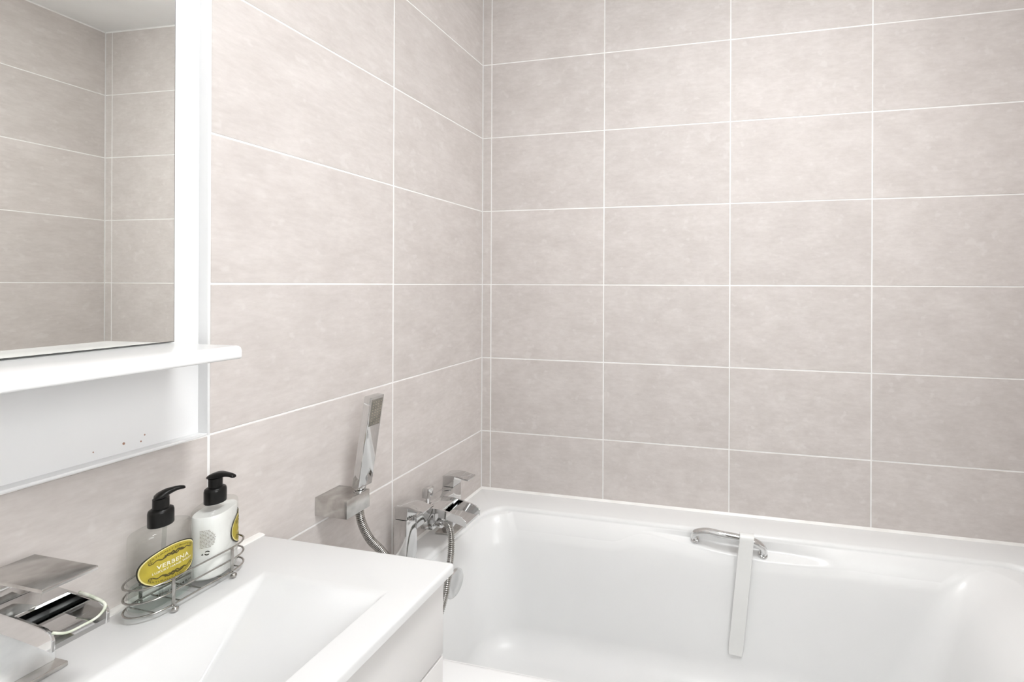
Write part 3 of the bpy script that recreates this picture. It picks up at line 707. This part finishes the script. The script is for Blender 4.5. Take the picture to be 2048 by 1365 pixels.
def text_vf(s, size, align='CENTER'):
    cu = bpy.data.curves.new('t', 'FONT'); cu.body = s; cu.size = size; cu.align_x = align; cu.resolution_u = 2; cu.space_character = 1.1
    ob = bpy.data.objects.new('t', cu); C.objects.link(ob)
    dg = bpy.context.evaluated_depsgraph_get(); me = bpy.data.meshes.new_from_object(ob.evaluated_get(dg))
    v = [(p.co.x, p.co.y) for p in me.vertices]; f = [list(p.vertices) for p in me.polygons]
    bpy.data.objects.remove(ob, do_unlink=True); bpy.data.curves.remove(cu); bpy.data.meshes.remove(me)
    return v, f
def bold(vf, d):  # thicken print by overlaying shifted copies
    v, f = vf; return merge((v, f), ([(x + d, y) for x, y in v], f), ([(x, y + d) for x, y in v], f))
def ribbon2(P, w):
    P = catmull([(p[0], p[1], 0) for p in P], 6); V = []; n = len(P)
    for i, p in enumerate(P):
        T = (P[min(i + 1, n - 1)] - P[max(i - 1, 0)]).normalized(); k = w * (0.45 + 0.55 * math.sin(math.pi * i / (n - 1)))
        V += [(p.x - T.y * k, p.y + T.x * k), (p.x + T.y * k, p.y - T.x * k)]
    return V, [(2 * i, 2 * i + 1, 2 * i + 3, 2 * i + 2) for i in range(n - 1)]
def spiral(cx, cy, r, turns, a0, sgn=1, n=10):
    return [(cx + r * (1 - 0.85 * i / n) * math.cos(a0 + sgn * turns * 2 * math.pi * i / n), cy + r * (1 - 0.85 * i / n) * math.sin(a0 + sgn * turns * 2 * math.pi * i / n)) for i in range(n + 1)]

def bottle(cx, cy, rot, zb, height, label, fill, fill_top, pump_dir, group, lab_shift=0.0, back_text=False, pump_tilt=0.0, pump_len=0.80):
    t = thing('soap_bottle', label, 'soap bottle', (cx, cy, zb), group)
    A, Bq, n = 0.0325, 0.0225, 2.6
    ov = Oval(cx, cy, A, Bq, n, rot); zt = zb + height
    prof = [(0.90, 0.0), (0.97, 0.0012), (1.0, 0.005), (1.0, height * 0.25), (1.0, height * 0.5), (1.0, height * 0.75), (1.0, height - 0.010), (0.985, height - 0.0055), (0.93, height - 0.0025), (0.80, height - 0.0004), (0.62, height + 0.001), (0.50, height + 0.0025)]
    link_mesh('body', *rings_vf([ov.ring(k, zb + z) for k, z in prof]), M['clear'], t, True, sharp=60)
    ins = [(0.88, 0.0022)] + [(k - 0.045, z) for k, z in prof[2:6] if z < fill_top] + [(0.955, fill_top), (0.93, fill_top + 0.0012), (0.5, fill_top + 0.0006)]
    link_mesh('contents', *rings_vf([ov.ring(k, zb + z) for k, z in ins]), fill, t, True, sharp=40)
    if fill is M['soap']: link_mesh('dip_tube', *tube_vf([(cx, cy, zb + .004), (cx + .001, cy + .004, zb + height)], .0024, 12), M['dip'], t, True)
    # pump
    ce = Vector((cx, cy, 0)); d = Vector((math.cos(pump_dir), math.sin(pump_dir), 0)); sd = Vector((-d.y, d.x, 0)); up_ = Vector((0, 0, 1))
    def ell(z, r, k=1.0): return ((cx, cy, z), (r * k, 0, 0), (0, r, 0), 2)
    collar = link_mesh('pump_collar', *loft_vf([ell(zt, .0128), ell(zt + .001, .0134), ell(zt + .019, .0134), ell(zt + .0225, .0126), ell(zt + .024, .0106), ell(zt + .0243, .0085)], 32), M['black'], t, True, sharp=45)
    pmp = link_mesh('pump_stem', *loft_vf([ell(zt + .022, .0086), ell(zt + .038, .0086)], 24), M['black'], t, True, sharp=45)
    secs = []
    for s_, w, h_, zz_ in ((-.0118, .003, .001, .0395), (-.0105, .0082, .0028, .0400), (-.006, .0108, .0045, .0412), (0, .0115, .0055, .0422), (.008, .0100, .0056, .0432), (.016, .0075, .0046, .0438), (.024, .0058, .0036, .0440), (.032, .0050, .0030, .0432), (.038, .0044, .0027, .0418), (.0405, .0030, .0018, .0410)):
        secs.append((ce + d * (s_ * pump_len) + up_ * (zt + zz_ + pump_tilt * max(0, s_)), sd * w * 0.86, up_ * h_ * .9, 2.3))
    link_mesh('pump_head', *loft_vf(secs, 18), M['black'], t, True, sharp=60)
    # label
    LC, LZ, LA, LB = lab_shift, zb + height * 0.53, 0.0368, 0.0270
    def disc(k0, k1, off, m, name, parent, nr=8, na=72):
        V, Fc = [], []
        for i in range(nr + 1):
            k = k0 + (k1 - k0) * i / nr
            for j in range(na):
                a = 2 * math.pi * j / na; V.append(ov.at(LC + LA * k * math.cos(a), LZ + LB * k * math.sin(a), off))
        for i in range(nr):
            for j in range(na): Fc.append((i * na + j, (i + 1) * na + j, (i + 1) * na + (j + 1) % na, i * na + (j + 1) % na))
        return link_mesh(name, V, Fc, m, parent, True)
    lab = disc(0.001, 0.90, 0.0004, M['gold'], 'label', t)
    disc(0.90, 0.945, 0.0004, M['cream'], 'label_ring', lab, 1); disc(0.945, 1.0, 0.0004, M['ink'], 'label_border', lab, 1)
    def onlab(vf, u0, w0, off=0.0007): return [ov.at(LC + u0 + p[0], LZ + w0 + p[1], off) for p in vf[0]], vf[1]
    def put(name, vf, u0, w0, m, parent=lab): return link_mesh(name, *onlab(vf, u0, w0), m, parent)
    put('lettering', bold(text_vf('VERBENA', 0.0080), 0.00028), 0.001, -0.0010, M['white_ink'])
    put('lettering', bold(text_vf('LUXURY HAND WASH', 0.0041), 0.00016), 0.001, -0.0062, M['white_ink'])
    for sg in (1, -1):
        v, f = text_vf('NATURALLY EUROPEAN', 0.0034)
        wd_ = max(p[0] for p in v) * 2; k = 0.050 / wd_
        def arc(p):
            x = p[0] * k; return (x, sg * 0.0222 * math.sqrt(max(0, 1 - (x / 0.034) ** 2)) + p[1] - (0.0032 if sg > 0 else -0.001))
        put('lettering', ([arc(p) for p in v], f), 0, 0, M['olive_ink'])
    fl_ = []
    for sg in (1, -1):
        y0 = 0.0118 if sg > 0 else -0.0125
        fl_ += [ribbon2([(x, y0 + y * sg) for x, y in ((-.021, -.003), (-.0165, .0005), (-.011, -.001), (-.005, .0032), (.001, .0005), (.006, .004), (.012, .0005), (.0165, .002), (.021, -.0015))], .0010),
                ribbon2([(-x, y0 + y * sg) for x, y in ((-.014, .0005), (-.009, .0035), (-.004, -.0005), (0, .0042), (.004, .0005), (.009, .003))], .0009),
                ribbon2([(x, y0 + sg * y) for x, y in spiral(-.0225, -.0018, .0024, 1.4, 0.5)], .0004), ribbon2([(x, y0 + sg * y) for x, y in spiral(.0225, -.0004, .0024, -1.4, 2.5)], .0004),
                ribbon2([(x, y0 + sg * y) for x, y in spiral(0, .0012, .0026, 1.2, 1.0)], .0005), ribbon2([(x, y0 + sg * y) for x, y in spiral(-.0085, .001, .0022, 1.2, 3.0)], .0004), ribbon2([(x, y0 + sg * y) for x, y in spiral(.0095, .0016, .0022, -1.2, 0.3)], .0004)]
    put('flourish', merge(*fl_), 0, 0, M['olive_ink'])
    if not back_text:
        put('volume_print', bold(text_vf('300ml e 10.14 fl.oz', 0.0048), 0.0002), 0.003, -0.0385, M['ink'], t)
        # small print on the far side, seen through the clear soap
    else:
        bars = []
        rs = random.Random(3)
        for i in range(13):
            x = 0; y = 0.021 - i * 0.0021; ln = 0.006 + 0.011 * math.sin(math.pi * (i + 2) / 17)
            while x < ln:
                w = rs.uniform(0.0008, 0.003); bars.append(([(x, y), (x + w, y), (x + w, y + .0008), (x, y + .0008)], [(0, 1, 2, 3)])); x += w + 0.0005
        put('small_print', merge(*bars), back_text, 0, M['grey_ink'], t)
        rg = []
        for a0 in (0.3, 3.4):
            rg.append(ribbon2([(.0026 * math.cos(a0 + i * .32), .0026 * math.sin(a0 + i * .32)) for i in range(8)], .0009))
        put('recycling_mark', merge(*rg), back_text + 0.0085, -0.0125, M['ink'], t)
        put('recycling_mark', ([(0, 0), (.003, 0), (.0015, .003)], [(0, 1, 2)]), back_text + 0.0015, -0.015, M['ink'], t)
    return t
BG = 'pump soap bottles in the wire caddy'
bottle(0.0560, -0.9025, 0.0, BAS + 0.0092, 0.108, 'clear pump bottle of hand wash, mustard oval label facing the room', M['soap'], 0.030, math.radians(66), BG, pump_tilt=0.10, pump_len=0.60)
bottle(0.0560, -0.8350, math.radians(28), BAS + 0.0092, 0.108, 'pump bottle full of white lotion, label turned towards the bath', M['lotion'], 0.096, math.radians(8), BG, lab_shift=0.032, back_text=-0.079)

for o in bpy.data.objects:
    if '_o' in o: del o['_o']
